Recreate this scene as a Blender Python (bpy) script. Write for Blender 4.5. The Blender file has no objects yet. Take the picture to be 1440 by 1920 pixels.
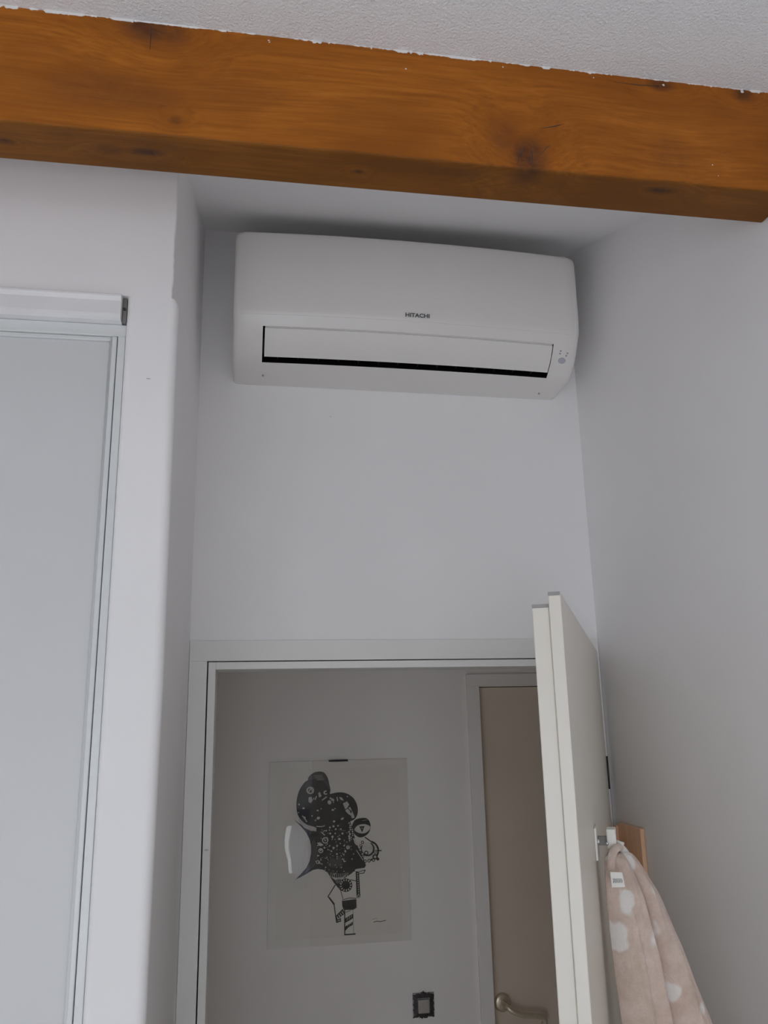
import bpy, bmesh, math, random
from mathutils import Vector, Matrix
random.seed(7)
S = bpy.context.scene
COL = S.collection

# ------------------------------------------------------------------ camera
PITCH, ROLL, YAW, FPX = math.radians(14.2167), math.radians(-1.2053), math.radians(9.5823), 1523.1
fw = Vector((math.sin(YAW) * math.cos(PITCH), math.cos(YAW) * math.cos(PITCH), math.sin(PITCH)))
rt = Vector((math.cos(YAW), -math.sin(YAW), 0))
up = rt.cross(fw)
r2 = rt * math.cos(ROLL) + up * math.sin(ROLL)
u2 = up * math.cos(ROLL) - rt * math.sin(ROLL)
cd = bpy.data.cameras.new('camera')
cd.sensor_fit = 'VERTICAL'
cd.sensor_height = 24.0
cd.lens = 24.0 * FPX / 1920.0
cd.clip_start = 0.02
cam = bpy.data.objects.new('camera', cd)
COL.objects.link(cam)
cam.matrix_world = Matrix(((r2.x, u2.x, -fw.x, 0), (r2.y, u2.y, -fw.y, -1.78), (r2.z, u2.z, -fw.z, 1.92), (0, 0, 0, 1)))
S.camera = cam

# ------------------------------------------------------------------ daylight and exposure
world = bpy.data.worlds.new('world')
S.world = world
world.use_nodes = True
bg = world.node_tree.nodes['Background']
bg.inputs[0].default_value = (0.895, 0.935, 1.0, 1)
bg.inputs[1].default_value = 10.0
S.view_settings.view_transform = 'Standard'
S.view_settings.look = 'None'
S.view_settings.gamma = 1.0
S.view_settings.use_curve_mapping = False
S.view_settings.exposure = -1.60
S.cycles.max_bounces = 12
S.cycles.diffuse_bounces = 9
S.cycles.adaptive_threshold = 0.08
S.cycles.adaptive_min_samples = 16
S.cycles.sample_clamp_indirect = 6.0
WINDOWS = [(-1.70, 0.14, 0.45, 1.85), (0.315, 0.53, 0.65, 1.12), (0.30, 0.75, 1.55, 2.30)]     # x0, x1, z0, z1 in the wall behind the camera; the last is added to brighten the right wall
Y_WIN = -3.6
for (a, b, c, d) in WINDOWS:
    ld = bpy.data.lights.new('window_portal', 'AREA')
    ld.shape = 'RECTANGLE'
    ld.size = b - a
    ld.size_y = d - c
    ld.cycles.is_portal = True
    lo = bpy.data.objects.new('window_portal', ld)
    COL.objects.link(lo)
    lo.location = ((a + b) / 2, Y_WIN - 0.06, (c + d) / 2)
    lo.rotation_euler = (math.pi / 2, 0, 0)

# ------------------------------------------------------------------ material helpers
def lin(r, g, b):
    f = lambda c: ((c / 255 + 0.055) / 1.055) ** 2.4 if c / 255 > 0.04045 else c / 255 / 12.92
    return (f(r), f(g), f(b), 1)

class NT:
    def __init__(self, name):
        self.m = bpy.data.materials.new(name)
        self.m.use_nodes = True
        self.t = self.m.node_tree
        self.p = self.t.nodes['Principled BSDF']
    def n(self, typ, **kw):
        nd = self.t.nodes.new(typ)
        for k, v in kw.items():
            setattr(nd, k, v)
        return nd
    def l(self, a, b):
        self.t.links.new(a, b)
    def coord(self):
        return self.n('ShaderNodeTexCoord').outputs['Object']
    def noise(self, vec, scale, detail=3, rough=0.5):
        nd = self.n('ShaderNodeTexNoise')
        nd.inputs['Scale'].default_value = scale
        nd.inputs['Detail'].default_value = detail
        nd.inputs['Roughness'].default_value = rough
        if vec is not None:
            self.l(vec, nd.inputs['Vector'])
        return nd.outputs['Fac']
    def ramp(self, fac, *stops):
        nd = self.n('ShaderNodeValToRGB')
        e = nd.color_ramp.elements
        while len(e) < len(stops):
            e.new(0.5)
        for el, (pos, c) in zip(e, stops):
            el.position = pos
            el.color = c
        self.l(fac, nd.inputs[0])
        return nd.outputs[0]
    def math(self, op, a, b=None, clamp=False):
        nd = self.n('ShaderNodeMath', operation=op, use_clamp=clamp)
        for i, v in enumerate((a, b)):
            if v is None:
                continue
            if isinstance(v, (int, float)):
                nd.inputs[i].default_value = v
            else:
                self.l(v, nd.inputs[i])
        return nd.outputs[0]
    def mix(self, fac, a, b):
        nd = self.n('ShaderNodeMix', data_type='RGBA')
        for sock, v in ((nd.inputs[0], fac), (nd.inputs[6], a), (nd.inputs[7], b)):
            if isinstance(v, (int, float)):
                sock.default_value = v
            elif isinstance(v, tuple):
                sock.default_value = v
            else:
                self.l(v, sock)
        return nd.outputs[2]
    def mapping(self, vec, scale=(1, 1, 1), loc=(0, 0, 0)):
        nd = self.n('ShaderNodeMapping')
        nd.inputs['Scale'].default_value = scale
        nd.inputs['Location'].default_value = loc
        self.l(vec, nd.inputs['Vector'])
        return nd.outputs[0]
    def bump(self, h, strength, dist=0.002):
        nd = self.n('ShaderNodeBump')
        nd.inputs['Strength'].default_value = strength
        nd.inputs['Distance'].default_value = dist
        self.l(h, nd.inputs['Height'])
        self.l(nd.outputs[0], self.p.inputs['Normal'])

def paint(name, col, rough=0.6, var=0.03, scale=3.0, bump=0.0, bscale=60.0, bdist=0.001, spec=0.3):
    k = NT(name)
    c = k.coord()
    f = k.noise(c, scale, 2)
    d = tuple(max(0, v * (1 - var)) for v in col[:3]) + (1,)
    u = tuple(min(1, v * (1 + var)) for v in col[:3]) + (1,)
    k.l(k.ramp(f, (0.3, d), (0.7, u)), k.p.inputs['Base Color'])
    k.p.inputs['Roughness'].default_value = rough
    k.p.inputs['Specular IOR Level'].default_value = spec
    if bump:
        k.bump(k.noise(c, bscale, 2, 0.6), bump, bdist)
    return k.m

WHITE = (0.87, 0.86, 0.862, 1)
M = {}
M['wall'] = paint('white_wall_paint', WHITE, 0.7, 0.02, 2.5, 0.25, 45, 0.001)
M['ceiling'] = paint('stippled_ceiling', (0.84, 0.86, 0.87, 1), 0.85, 0.02, 4, 0.9, 250, 0.0022)
M['soffit'] = paint('soffit_paint', (0.86, 0.855, 0.855, 1), 0.7, 0.02, 3, 0.15, 60, 0.001)
M['hall'] = paint('hall_paint', (0.92, 0.885, 0.845, 1), 0.7, 0.03, 2, 0.15, 50)
M['gloss'] = paint('white_gloss_paint', (0.78, 0.77, 0.75, 1), 0.35, 0.015, 4, 0.08, 25, 0.001, 0.5)
M['frame'] = paint('door_frame_paint', (0.80, 0.79, 0.77, 1), 0.45, 0.02, 5, 0.06, 30)
M['leaf'] = paint('door_leaf_paint', (0.73, 0.69, 0.615, 1), 0.32, 0.02, 3, 0.05, 30, 0.001, 0.5)
M['leafstrip'] = paint('dark_edge_strip', (0.33, 0.31, 0.30, 1), 0.6, 0.05, 30)
M['halldoor'] = paint('hall_door_paint', (0.76, 0.65, 0.53, 1), 0.4, 0.04, 3)
M['ac'] = paint('ivory_plastic', (0.79, 0.772, 0.75, 1), 0.34, 0.008, 4, 0, 0, 0, 0.5)
M['black'] = paint('black_plastic', (0.012, 0.011, 0.014, 1), 0.45, 0.1, 30)
M['logo'] = paint('grey_print', (0.10, 0.10, 0.11, 1), 0.5, 0.05, 60)
M['sensor'] = paint('blue_grey_sensor', (0.46, 0.46, 0.52, 1), 0.25, 0.05, 90)
M['sensor_dark'] = paint('grey_mark', (0.38, 0.37, 0.40, 1), 0.4, 0.05, 90)
M['panel'] = paint('sliding_door_panel', (0.65, 0.655, 0.66, 1), 0.38, 0.01, 1.5, 0.03, 8, 0.002, 0.4)
M['profile'] = paint('white_metal_profile', (0.70, 0.72, 0.72, 1), 0.3, 0.02, 6, 0, 0, 0, 0.5)
M['fascia'] = paint('white_glossy_fascia', (0.83, 0.83, 0.84, 1), 0.22, 0.03, 9, 0.06, 14, 0.002, 0.6)
M['grey'] = paint('grey_metal', (0.22, 0.21, 0.20, 1), 0.4, 0.15, 60)
M['dark'] = paint('dark_metal', (0.05, 0.045, 0.04, 1), 0.4, 0.2, 60)
M['paper'] = paint('drawing_paper', (0.82, 0.785, 0.735, 1), 0.8, 0.02, 6)
M['mat_board'] = paint('picture_backing', (0.84, 0.81, 0.765, 1), 0.7, 0.02, 5)
M['ink'] = paint('black_ink', (0.012, 0.011, 0.011, 1), 0.6, 0.3, 40)
M['ink_grey'] = paint('grey_ink', (0.07, 0.06, 0.06, 1), 0.6, 0.3, 60)
M['ink_pale'] = paint('unprinted_paper', (0.66, 0.63, 0.59, 1), 0.8, 0.12, 60)
M['floor'] = paint('tiled_floor', (0.74, 0.72, 0.70, 1), 0.5, 0.05, 4)
M['white_plastic'] = paint('white_plastic', (0.80, 0.79, 0.74, 1), 0.35, 0.02, 20, 0, 0, 0, 0.5)

def metal(name, col, rough):
    k = NT(name)
    k.l(k.ramp(k.noise(k.coord(), 80, 3), (0.3, tuple(v * 0.9 for v in col[:3]) + (1,)), (0.7, col)), k.p.inputs['Base Color'])
    k.p.inputs['Metallic'].default_value = 1
    k.p.inputs['Roughness'].default_value = rough
    return k.m
M['chrome'] = metal('chrome', (0.8, 0.8, 0.8, 1), 0.12)
M['champagne'] = metal('champagne_metal', (0.80, 0.70, 0.54, 1), 0.3)
M['champagne'].node_tree.nodes['Principled BSDF'].inputs['Metallic'].default_value = 0.55
M['switch_grey'] = metal('brushed_grey', (0.55, 0.53, 0.50, 1), 0.35)

def glass():
    k = NT('picture_glass')
    tr = k.n('ShaderNodeBsdfTransparent')
    tr.inputs[0].default_value = (1.0, 0.995, 0.985, 1)
    gl = k.n('ShaderNodeBsdfGlossy')
    gl.inputs['Roughness'].default_value = 0.02
    wob = k.n('ShaderNodeBump')
    wob.inputs['Strength'].default_value = 0.10
    wob.inputs['Distance'].default_value = 0.01
    k.l(k.noise(k.coord(), 6, 1), wob.inputs['Height'])
    k.l(wob.outputs[0], gl.inputs['Normal'])
    fr = k.n('ShaderNodeFresnel')
    fr.inputs[0].default_value = 1.5
    mx = k.n('ShaderNodeMixShader')
    k.l(fr.outputs[0], mx.inputs[0]); k.l(tr.outputs[0], mx.inputs[1]); k.l(gl.outputs[0], mx.inputs[2])
    k.l(mx.outputs[0], k.t.nodes['Material Output'].inputs[0])
    return k.m
M['glass'] = glass()

# knots: (x, y, z, rx, ry, rz, darkness)
KNOTS = [(-0.150, -0.833, 2.842, .050, .05, .040, .85), (-0.118, -0.833, 2.832, .030, .05, .030, .55),
         (0.380, -0.833, 2.690, .034, .06, .042, .98), (0.345, -0.833, 2.715, .030, .05, .050, .35),
         (0.598, -0.833, 2.838, .026, .03, .014, .8), (0.735, -0.833, 2.836, .024, .03, .016, .8),
         (0.600, -0.833, 2.712, .050, .04, .055, .30), (-0.109, -0.833, 2.694, .012, .02, .009, .5),
         (-0.149, -0.798, 2.668, .028, .010, .012, .95), (-0.198, -0.797, 2.668, .030, .012, .010, .45),
         (-0.331, -0.795, 2.668, .014, .006, .010, .9), (0.140, -0.796, 2.668, .010, .006, .010, .9),
         (0.588, -0.814, 2.668, .030, .010, .010, .9), (0.270, -0.812, 2.668, .055, .014, .012, .25),
         (-0.198, -0.833, 2.730, .12, .05, .040, .30), (-0.02, -0.833, 2.745, .10, .05, .028, .18)]

def wood_beam():
    k = NT('varnished_pine_beam')
    c = k.coord()
    sep = k.n('ShaderNodeSeparateXYZ')
    k.l(c, sep.inputs[0])
    dark = None
    warp = None
    for (x, y, z, rx, ry, rz, dk) in KNOTS:
        mp = k.mapping(c, (1 / rx, 1 / ry, 1 / rz), (-x / rx, -y / ry, -z / rz))
        ln = k.n('ShaderNodeVectorMath', operation='LENGTH')
        k.l(mp, ln.inputs[0])
        mr = k.n('ShaderNodeMapRange', interpolation_type='SMOOTHSTEP')
        mr.inputs['From Min'].default_value = 1.15
        mr.inputs['From Max'].default_value = 0.15
        k.l(ln.outputs['Value'], mr.inputs['Value'])
        v = k.math('MULTIPLY', mr.outputs[0], dk)
        dark = v if dark is None else k.math('MAXIMUM', dark, v)
        mr2 = k.n('ShaderNodeMapRange', interpolation_type='SMOOTHSTEP')
        mr2.inputs['From Min'].default_value = 3.2
        mr2.inputs['From Max'].default_value = 0.0
        mr2.inputs['To Max'].default_value = 0.03 * dk
        k.l(ln.outputs['Value'], mr2.inputs['Value'])
        warp = mr2.outputs[0] if warp is None else k.math('ADD', warp, mr2.outputs[0])
    zz = k.math('ADD', sep.outputs[2], warp)
    yy = k.math('ADD', sep.outputs[1], warp)
    cmb = k.n('ShaderNodeCombineXYZ')
    k.l(sep.outputs[0], cmb.inputs[0]); k.l(yy, cmb.inputs[1]); k.l(zz, cmb.inputs[2])
    g1 = k.noise(k.mapping(cmb.outputs[0], (2.2, 55, 55)), 3.0, 6, 0.65)
    g2 = k.noise(k.mapping(cmb.outputs[0], (4, 320, 320)), 1.0, 3, 0.6)
    big = k.noise(k.mapping(cmb.outputs[0], (5, 14, 14)), 1.0, 3, 0.5)
    col = k.ramp(g1, (0.28, (0.27, 0.080, 0.006, 1)), (0.55, (0.41, 0.128, 0.010, 1)), (0.8, (0.50, 0.168, 0.017, 1)))
    col = k.mix(k.ramp(big, (0.38, (0, 0, 0, 1)), (0.68, (0.85, 0.85, 0.85, 1))), col, (0.27, 0.078, 0.005, 1))
    fine = k.n('ShaderNodeMapRange')
    fine.inputs['From Min'].default_value = 0.55; fine.inputs['From Max'].default_value = 0.8
    fine.inputs['To Max'].default_value = 0.35
    k.l(g2, fine.inputs['Value'])
    col = k.mix(fine.outputs[0], col, (0.16, 0.055, 0.012, 1))
    # pale scuffs
    sc = k.noise(k.mapping(c, (9, 60, 60)), 1.0, 5, 0.7)
    mr = k.n('ShaderNodeMapRange')
    mr.inputs['From Min'].default_value = 0.66; mr.inputs['From Max'].default_value = 0.80
    mr.inputs['To Max'].default_value = 0.5
    k.l(sc, mr.inputs['Value'])
    col = k.mix(mr.outputs[0], col, (0.50, 0.30, 0.14, 1))
    kn = k.ramp(k.noise(cmb.outputs[0], 90, 3), (0.3, (0.045, 0.016, 0.010, 1)), (0.7, (0.10, 0.036, 0.018, 1)))
    col = k.mix(k.math('MULTIPLY', dark, k.ramp(k.noise(c, 45, 4, 0.7), (0.25, (0.45, 0.45, 0.45, 1)), (0.6, (1, 1, 1, 1)))), col, kn)
    # the underside is tinted darker and browner than the front
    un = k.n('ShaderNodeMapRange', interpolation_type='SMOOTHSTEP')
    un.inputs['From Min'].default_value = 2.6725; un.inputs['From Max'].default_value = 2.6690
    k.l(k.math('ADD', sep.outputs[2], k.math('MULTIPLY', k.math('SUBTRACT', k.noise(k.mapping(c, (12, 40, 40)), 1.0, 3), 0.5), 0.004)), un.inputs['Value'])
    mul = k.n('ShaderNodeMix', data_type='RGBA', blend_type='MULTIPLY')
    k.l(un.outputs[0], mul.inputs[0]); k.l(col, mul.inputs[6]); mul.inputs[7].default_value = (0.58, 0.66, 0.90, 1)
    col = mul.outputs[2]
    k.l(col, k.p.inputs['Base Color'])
    k.p.inputs['Roughness'].default_value = 0.5
    k.p.inputs['Specular IOR Level'].default_value = 0.2
    k.bump(k.math('ADD', g2, g1), 0.25, 0.0008)
    return k.m
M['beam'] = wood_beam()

def pine():
    k = NT('pale_pine_board')
    c = k.coord()
    g = k.noise(k.mapping(c, (60, 60, 6)), 1.0, 4, 0.6)
    k.l(k.ramp(g, (0.3, (0.80, 0.47, 0.29, 1)), (0.7, (0.92, 0.63, 0.42, 1))), k.p.inputs['Base Color'])
    k.p.inputs['Roughness'].default_value = 0.5
    return k.m
M['pine'] = pine()

def towel_mat():
    k = NT('beige_fleece_with_white_spots')
    c = k.coord()
    w = k.n('ShaderNodeVectorMath', operation='ADD')
    nz = k.n('ShaderNodeTexNoise')
    nz.inputs['Scale'].default_value = 26
    k.l(c, nz.inputs['Vector'])
    sc = k.n('ShaderNodeVectorMath', operation='SCALE')
    sc.inputs['Scale'].default_value = 0.034
    k.l(nz.outputs['Color'], sc.inputs[0])
    k.l(c, w.inputs[0]); k.l(sc.outputs[0], w.inputs[1])
    vo = k.n('ShaderNodeTexVoronoi')
    vo.inputs['Scale'].default_value = 25
    vo.inputs['Randomness'].default_value = 0.75
    k.l(k.mapping(w.outputs[0], (1, 0.6, 0.62)), vo.inputs['Vector'])
    spot = k.n('ShaderNodeMapRange', interpolation_type='SMOOTHSTEP')
    spot.inputs['From Min'].default_value = 0.34; spot.inputs['From Max'].default_value = 0.24
    k.l(vo.outputs['Distance'], spot.inputs['Value'])
    base = k.ramp(k.noise(c, 30, 5, 0.7), (0.3, (0.58, 0.44, 0.36, 1)), (0.7, (0.76, 0.62, 0.54, 1)))
    k.l(k.mix(spot.outputs[0], base, (0.82, 0.78, 0.74, 1)), k.p.inputs['Base Color'])
    k.p.inputs['Roughness'].default_value = 0.95
    k.p.inputs['Sheen Weight'].default_value = 0.3
    k.bump(k.noise(c, 260, 4, 0.7), 0.7, 0.003)
    return k.m
M['towel'] = towel_mat()

# ------------------------------------------------------------------ object helpers
def link(name, me, mat, parent=None, smooth=False, kind=None):
    o = bpy.data.objects.new(name, me)
    COL.objects.link(o)
    if mat is not None:
        me.materials.append(M[mat])
    if smooth:
        for p in me.polygons:
            p.use_smooth = True
    if parent is not None:
        o.parent = parent
        o.matrix_parent_inverse = Matrix.Translation(-parent.location) if parent.type == 'EMPTY' else Matrix()
    if kind:
        o['kind'] = kind
    return o

def tag(o, label, cat=None, group=None, kind=None):
    o['label'] = label
    if cat: o['category'] = cat
    if group: o['group'] = group
    if kind: o['kind'] = kind
    return o

def empty(name, loc, label, cat=None, kind=None):
    o = bpy.data.objects.new(name, None)
    COL.objects.link(o)
    o.location = loc
    o.empty_display_size = 0.05
    return tag(o, label, cat, kind=kind)

def pydata(name, verts, faces, mat, parent=None, smooth=False, kind=None):
    me = bpy.data.meshes.new(name)
    me.from_pydata([tuple(v) for v in verts], [], faces)
    bm = bmesh.new(); bm.from_mesh(me)
    bmesh.ops.recalc_face_normals(bm, faces=bm.faces)
    bm.to_mesh(me); bm.free()
    return link(name, me, mat, parent, smooth, kind)

def boxes(name, lst, mat, parent=None, bevel=0.0, kind=None, seg=2):
    bm = bmesh.new()
    for (a, b) in lst:
        t = bmesh.new()
        bmesh.ops.create_cube(t, size=1)
        for v in t.verts:
            v.co = Vector(((a[i] + b[i]) / 2 + v.co[i] * (b[i] - a[i]) for i in range(3)))
        if bevel:
            bmesh.ops.bevel(t, geom=t.edges[:], offset=bevel, segments=seg, affect='EDGES', profile=0.5)
        me = bpy.data.meshes.new('t'); t.to_mesh(me); t.free()
        bm.from_mesh(me); bpy.data.meshes.remove(me)
    me = bpy.data.meshes.new(name); bm.to_mesh(me); bm.free()
    return link(name, me, mat, parent, False, kind)

def box(name, a, b, mat, parent=None, bevel=0.0, kind=None):
    return boxes(name, [(a, b)], mat, parent, bevel, kind)

def prism_x(name, yz, x0, x1, mat, parent=None, kind=None):
    n = len(yz)
    v = [(x0, y, z) for y, z in yz] + [(x1, y, z) for y, z in yz]
    f = [tuple(range(n)), tuple(range(2 * n - 1, n - 1, -1))] + [(i, (i + 1) % n, n + (i + 1) % n, n + i) for i in range(n)]
    return pydata(name, v, f, mat, parent, False, kind)

def tube(name, pts, rad, mat, parent=None, seg=10, kind=None):
    pts = [Vector(p) for p in pts]
    rads = rad if isinstance(rad, (list, tuple)) else [rad] * len(pts)
    verts, faces = [], []
    prev = None
    for i, p in enumerate(pts):
        d = (pts[min(i + 1, len(pts) - 1)] - pts[max(i - 1, 0)]).normalized()
        if prev is None:
            a = Vector((0, 0, 1)) if abs(d.z) < 0.9 else Vector((1, 0, 0))
            u = d.cross(a).normalized()
        else:
            u = (prev - d * prev.dot(d)).normalized()
        prev = u
        w = d.cross(u)
        for k in range(seg):
            t = 2 * math.pi * k / seg
            verts.append(p + (u * math.cos(t) + w * math.sin(t)) * rads[i])
    for i in range(len(pts) - 1):
        for k in range(seg):
            faces.append((i * seg + k, i * seg + (k + 1) % seg, (i + 1) * seg + (k + 1) % seg, (i + 1) * seg + k))
    faces.append(tuple(range(seg))[::-1])
    faces.append(tuple((len(pts) - 1) * seg + k for k in range(seg)))
    return pydata(name, verts, faces, mat, parent, True, kind)

def smooth_path(pts, n=6, closed=False):
    out = []
    P = [Vector(p) for p in pts]
    m = len(P)
    rng = range(m) if closed else range(m - 1)
    for i in rng:
        g = (lambda j: P[j % m]) if closed else (lambda j: P[max(0, min(m - 1, j))])
        p0, p1, p2, p3 = g(i - 1), g(i), g(i + 1), g(i + 2)
        for k in range(n):
            t = k / n
            out.append(0.5 * ((2 * p1) + (p2 - p0) * t + (2 * p0 - 5 * p1 + 4 * p2 - p3) * t * t + (3 * p1 - p0 - 3 * p2 + p3) * t ** 3))
    if not closed:
        out.append(P[-1])
    return out

# ------------------------------------------------------------------ the setting
XL, XR = -0.123, 0.792          # alcove side walls
YP = -0.54                      # front face of the wardrobe wall
BY0, BY1, BZ0, BZ1 = -0.833, -0.757, 2.668, 2.852
def soffit_z(y): return 3.072 + 0.385 * y

tag(box('floor', (-2.1, -3.7, -0.1), (2.1, 0.95, 0), 'floor', kind='structure'), 'tiled floor of the room and hall')
tag(boxes('wall_back', [((-2.1, 0, 0), (-0.086, 0.10, 3.3)), ((0.777, 0, 0), (2.1, 0.10, 3.3)), ((-0.086, 0, 2.045), (0.777, 0.10, 3.3))],
          'wall', kind='structure'), 'white painted wall above the doorway behind the air conditioner')
tag(box('wall_right', (XR, -3.7, 0), (0.92, 0.0, 3.6), 'wall', kind='structure'), 'plain white wall running beside the open door')
tag(box('wall_left', (-2.1, -3.7, 0), (-2.0, 0.0, 3.6), 'wall', kind='structure'), 'white side wall of the room')
tag(prism_x('ceiling', [(BY1, BZ1), (BY0, BZ1), (BY0, 2.846), (-3.7, 2.846 + 0.06 * 2.867), (-3.7, 3.5), (BY1, 3.05)], -2.1, 0.92, 'ceiling', kind='structure'),
    'white stippled ceiling in front of the beam')
tag(prism_x('ceiling_alcove', [(BY1, soffit_z(BY1)), (0.10, soffit_z(0.10)), (0.10, 3.3), (BY1, 3.06)], -2.1, 0.92, 'soffit', kind='structure'),
    'smooth white sloping soffit over the alcove')
# wall with the windows, behind the camera
w1, w2, w_added = WINDOWS
def wseg(x0, x1, z0, z1): return ((x0, Y_WIN - 0.1, z0), (x1, Y_WIN, z1))
fr = [wseg(-2.1, w1[0], 0, 3.6), wseg(w1[0], w1[1], 0, w1[2]), wseg(w1[0], w1[1], w1[3], 3.6), wseg(w1[1], w_added[0], 0, 3.6),
      wseg(w_added[0], 0.92, 0, w2[2]), wseg(w_added[0], w2[0], w2[2], w2[3]), wseg(w2[1], 0.92, w2[2], w2[3]), wseg(w_added[0], 0.92, w2[3], w_added[2]),
      wseg(w_added[1], 0.92, w_added[2], w_added[3]), wseg(w_added[0], 0.92, w_added[3], 3.6)]
tag(boxes('wall_front', fr, 'wall', kind='structure'), 'white wall holding the windows')
for i, (a, b, c, d) in enumerate(WINDOWS):
    wn = empty('window_%d' % (i + 1), (a, Y_WIN, c), 'white framed window letting daylight in, upper right one added', kind='structure')
    t = 0.03
    for q in (((a, Y_WIN - 0.05, c), (a + t, Y_WIN - 0.02, d)), ((b - t, Y_WIN - 0.05, c), (b, Y_WIN - 0.02, d)),
              ((a + t, Y_WIN - 0.05, c), (b - t, Y_WIN - 0.02, c + t)), ((a + t, Y_WIN - 0.05, d - t), (b - t, Y_WIN - 0.02, d))):
        box('window_frame', q[0], q[1], 'gloss', wn)

M['dimming_screen'] = paint('sheer_grey_dimming_screen', (0.34, 0.36, 0.40, 1), 0.9, 0.05, 30)  # added unseen sheet that dims part of the window's reflection in the glass
M['dimming_screen'].node_tree.nodes['Principled BSDF'].inputs['Transmission Weight'].default_value = 0.0
_k = M['dimming_screen'].node_tree
_t = _k.nodes.new('ShaderNodeBsdfTranslucent'); _t.inputs[0].default_value = (0.5, 0.53, 0.6, 1)
_m = _k.nodes.new('ShaderNodeMixShader'); _m.inputs[0].default_value = 0.7
_k.links.new(_k.nodes['Principled BSDF'].outputs[0], _m.inputs[1]); _k.links.new(_t.outputs[0], _m.inputs[2])
_k.links.new(_m.outputs[0], _k.nodes['Material Output'].inputs[0])
cx = [0.375 + 0.16 * k / 40 for k in range(41)]
pydata('dimming_screen', [(x, Y_WIN + 0.03 + 0.008 * math.sin(x * 210), z) for z in (0.60, 1.20) for x in cx], [(k, k + 1, 42 + k, 41 + k) for k in range(40)], 'dimming_screen', bpy.data.objects['window_2'], True)

# wardrobe wall: pier with rounded corners, header above with a rougher, set-back corner
def pier():
    verts, faces = [], []
    ring = None
    def section(z, xc, r, xw, rough):
        pts = []
        rw = 0.010
        for k in range(6):                       # rounded edge at the wardrobe opening
            a = math.radians(180 + 90 * k / 5)
            pts.append((xw + rw + rw * math.cos(a), YP + rw + rw * math.sin(a), z))
        pts.append((xw + rw + 0.0015, YP, z)); pts.append((xc - r - 0.0015, YP, z))
        for k in range(7):                       # rounded alcove corner
            a = math.radians(-90 + 90 * k / 6)
            pts.append((xc - r + r * math.cos(a) + random.uniform(-rough, rough), YP + r + r * math.sin(a) + random.uniform(-rough, rough), z))
        pts.append((xc, YP + r + 0.0015, z)); pts.append((XL, -0.25, z)); pts.append((XL, 0.0, z)); pts.append((xw, 0.0, z)) if False else pts.append((-0.205, 0.0, z))
        return pts
    zs = [0.0, 1.0, 1.6, 2.0, 2.3, 2.5, 2.575]
    rings = [section(z, XL + 0.0012 * math.sin(z * 7), 0.014, -0.205, 0.0) for z in zs]
    rings.append(section(2.584, XL - 0.001, 0.012, -0.205, 0.0003))
    rings.append(section(2.592, XL - 0.006, 0.008, -0.205, 0.001))
    n = len(rings[0])
    for rg in rings:
        verts += rg
    for i in range(len(rings) - 1):
        for k in range(n):
            faces.append((i * n + k, i * n + (k + 1) % n, (i + 1) * n + (k + 1) % n, (i + 1) * n + k))
    faces.append(tuple(range(n)))
    faces.append(tuple((len(rings) - 1) * n + k for k in range(n)))
    o = len(verts)
    # header
    zs = [2.592 + 0.0085 * i for i in range(27)] + [2.826, 2.838, 2.875, 3.10]
    hn = None
    for i, z in enumerate(zs):
        t = (z - 2.592) / 0.226
        chip = 0.0
        if t < 0.28: chip = random.uniform(0.000, 0.0035)
        elif t < 0.5: chip = random.uniform(0, 0.0012)
        xc = XL - 0.0105 + 0.0005 * math.sin(z * 60) - chip
        yb = YP
        if z > 2.815: yb = YP + (min(z, 2.875) - 2.815) * 0.42        # the band under the soffit leans back
        r = 0.003
        row = [(-2.0, yb, z), (xc - r - 0.001, yb, z)] + [(xc - r + r * math.cos(math.radians(a)), yb + r + r * math.sin(math.radians(a)), z) for a in (-90, -60, -30, 0)]
        row += [(xc, YP + r + 0.001, z), (xc + 0.001, YP + 0.06, z), (XL - 0.004, YP + 0.30, z), (XL, 0.0, z), (-2.0, 0.0, z)]
        hn = len(row)
        verts += row
    for i in range(len(zs) - 1):
        for k in range(hn):
            faces.append((o + i * hn + k, o + i * hn + (k + 1) % hn, o + (i + 1) * hn + (k + 1) % hn, o + (i + 1) * hn + k))
    faces.append(tuple(o + k for k in range(hn)))
    faces.append(tuple(o + (len(zs) - 1) * hn + k for k in range(hn)))
    # wall left of the wardrobe opening
    b = len(verts)
    for (x, y) in ((-2.0, YP), (-1.06, YP), (-1.06, 0), (-2.0, 0)):
        verts.append((x, y, 0)); verts.append((x, y, 2.592))
    faces += [(b, b + 2, b + 3, b + 1), (b + 2, b + 4, b + 5, b + 3), (b + 4, b + 6, b + 7, b + 5), (b + 6, b, b + 1, b + 7), (b, b + 2, b + 4, b + 6), (b + 1, b + 3, b + 5, b + 7)]
    me = bpy.data.meshes.new('wall_wardrobe')
    me.from_pydata(verts, [], faces)
    bm = bmesh.new(); bm.from_mesh(me)
    bmesh.ops.recalc_face_normals(bm, faces=bm.faces)
    bm.to_mesh(me); bm.free()
    w = link('wall_wardrobe', me, 'wall', None, True, 'structure')
    me.set_sharp_from_angle(angle=math.radians(35))
    return tag(w, 'white wall and rounded pier framing the sliding wardrobe')
pier()

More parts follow.
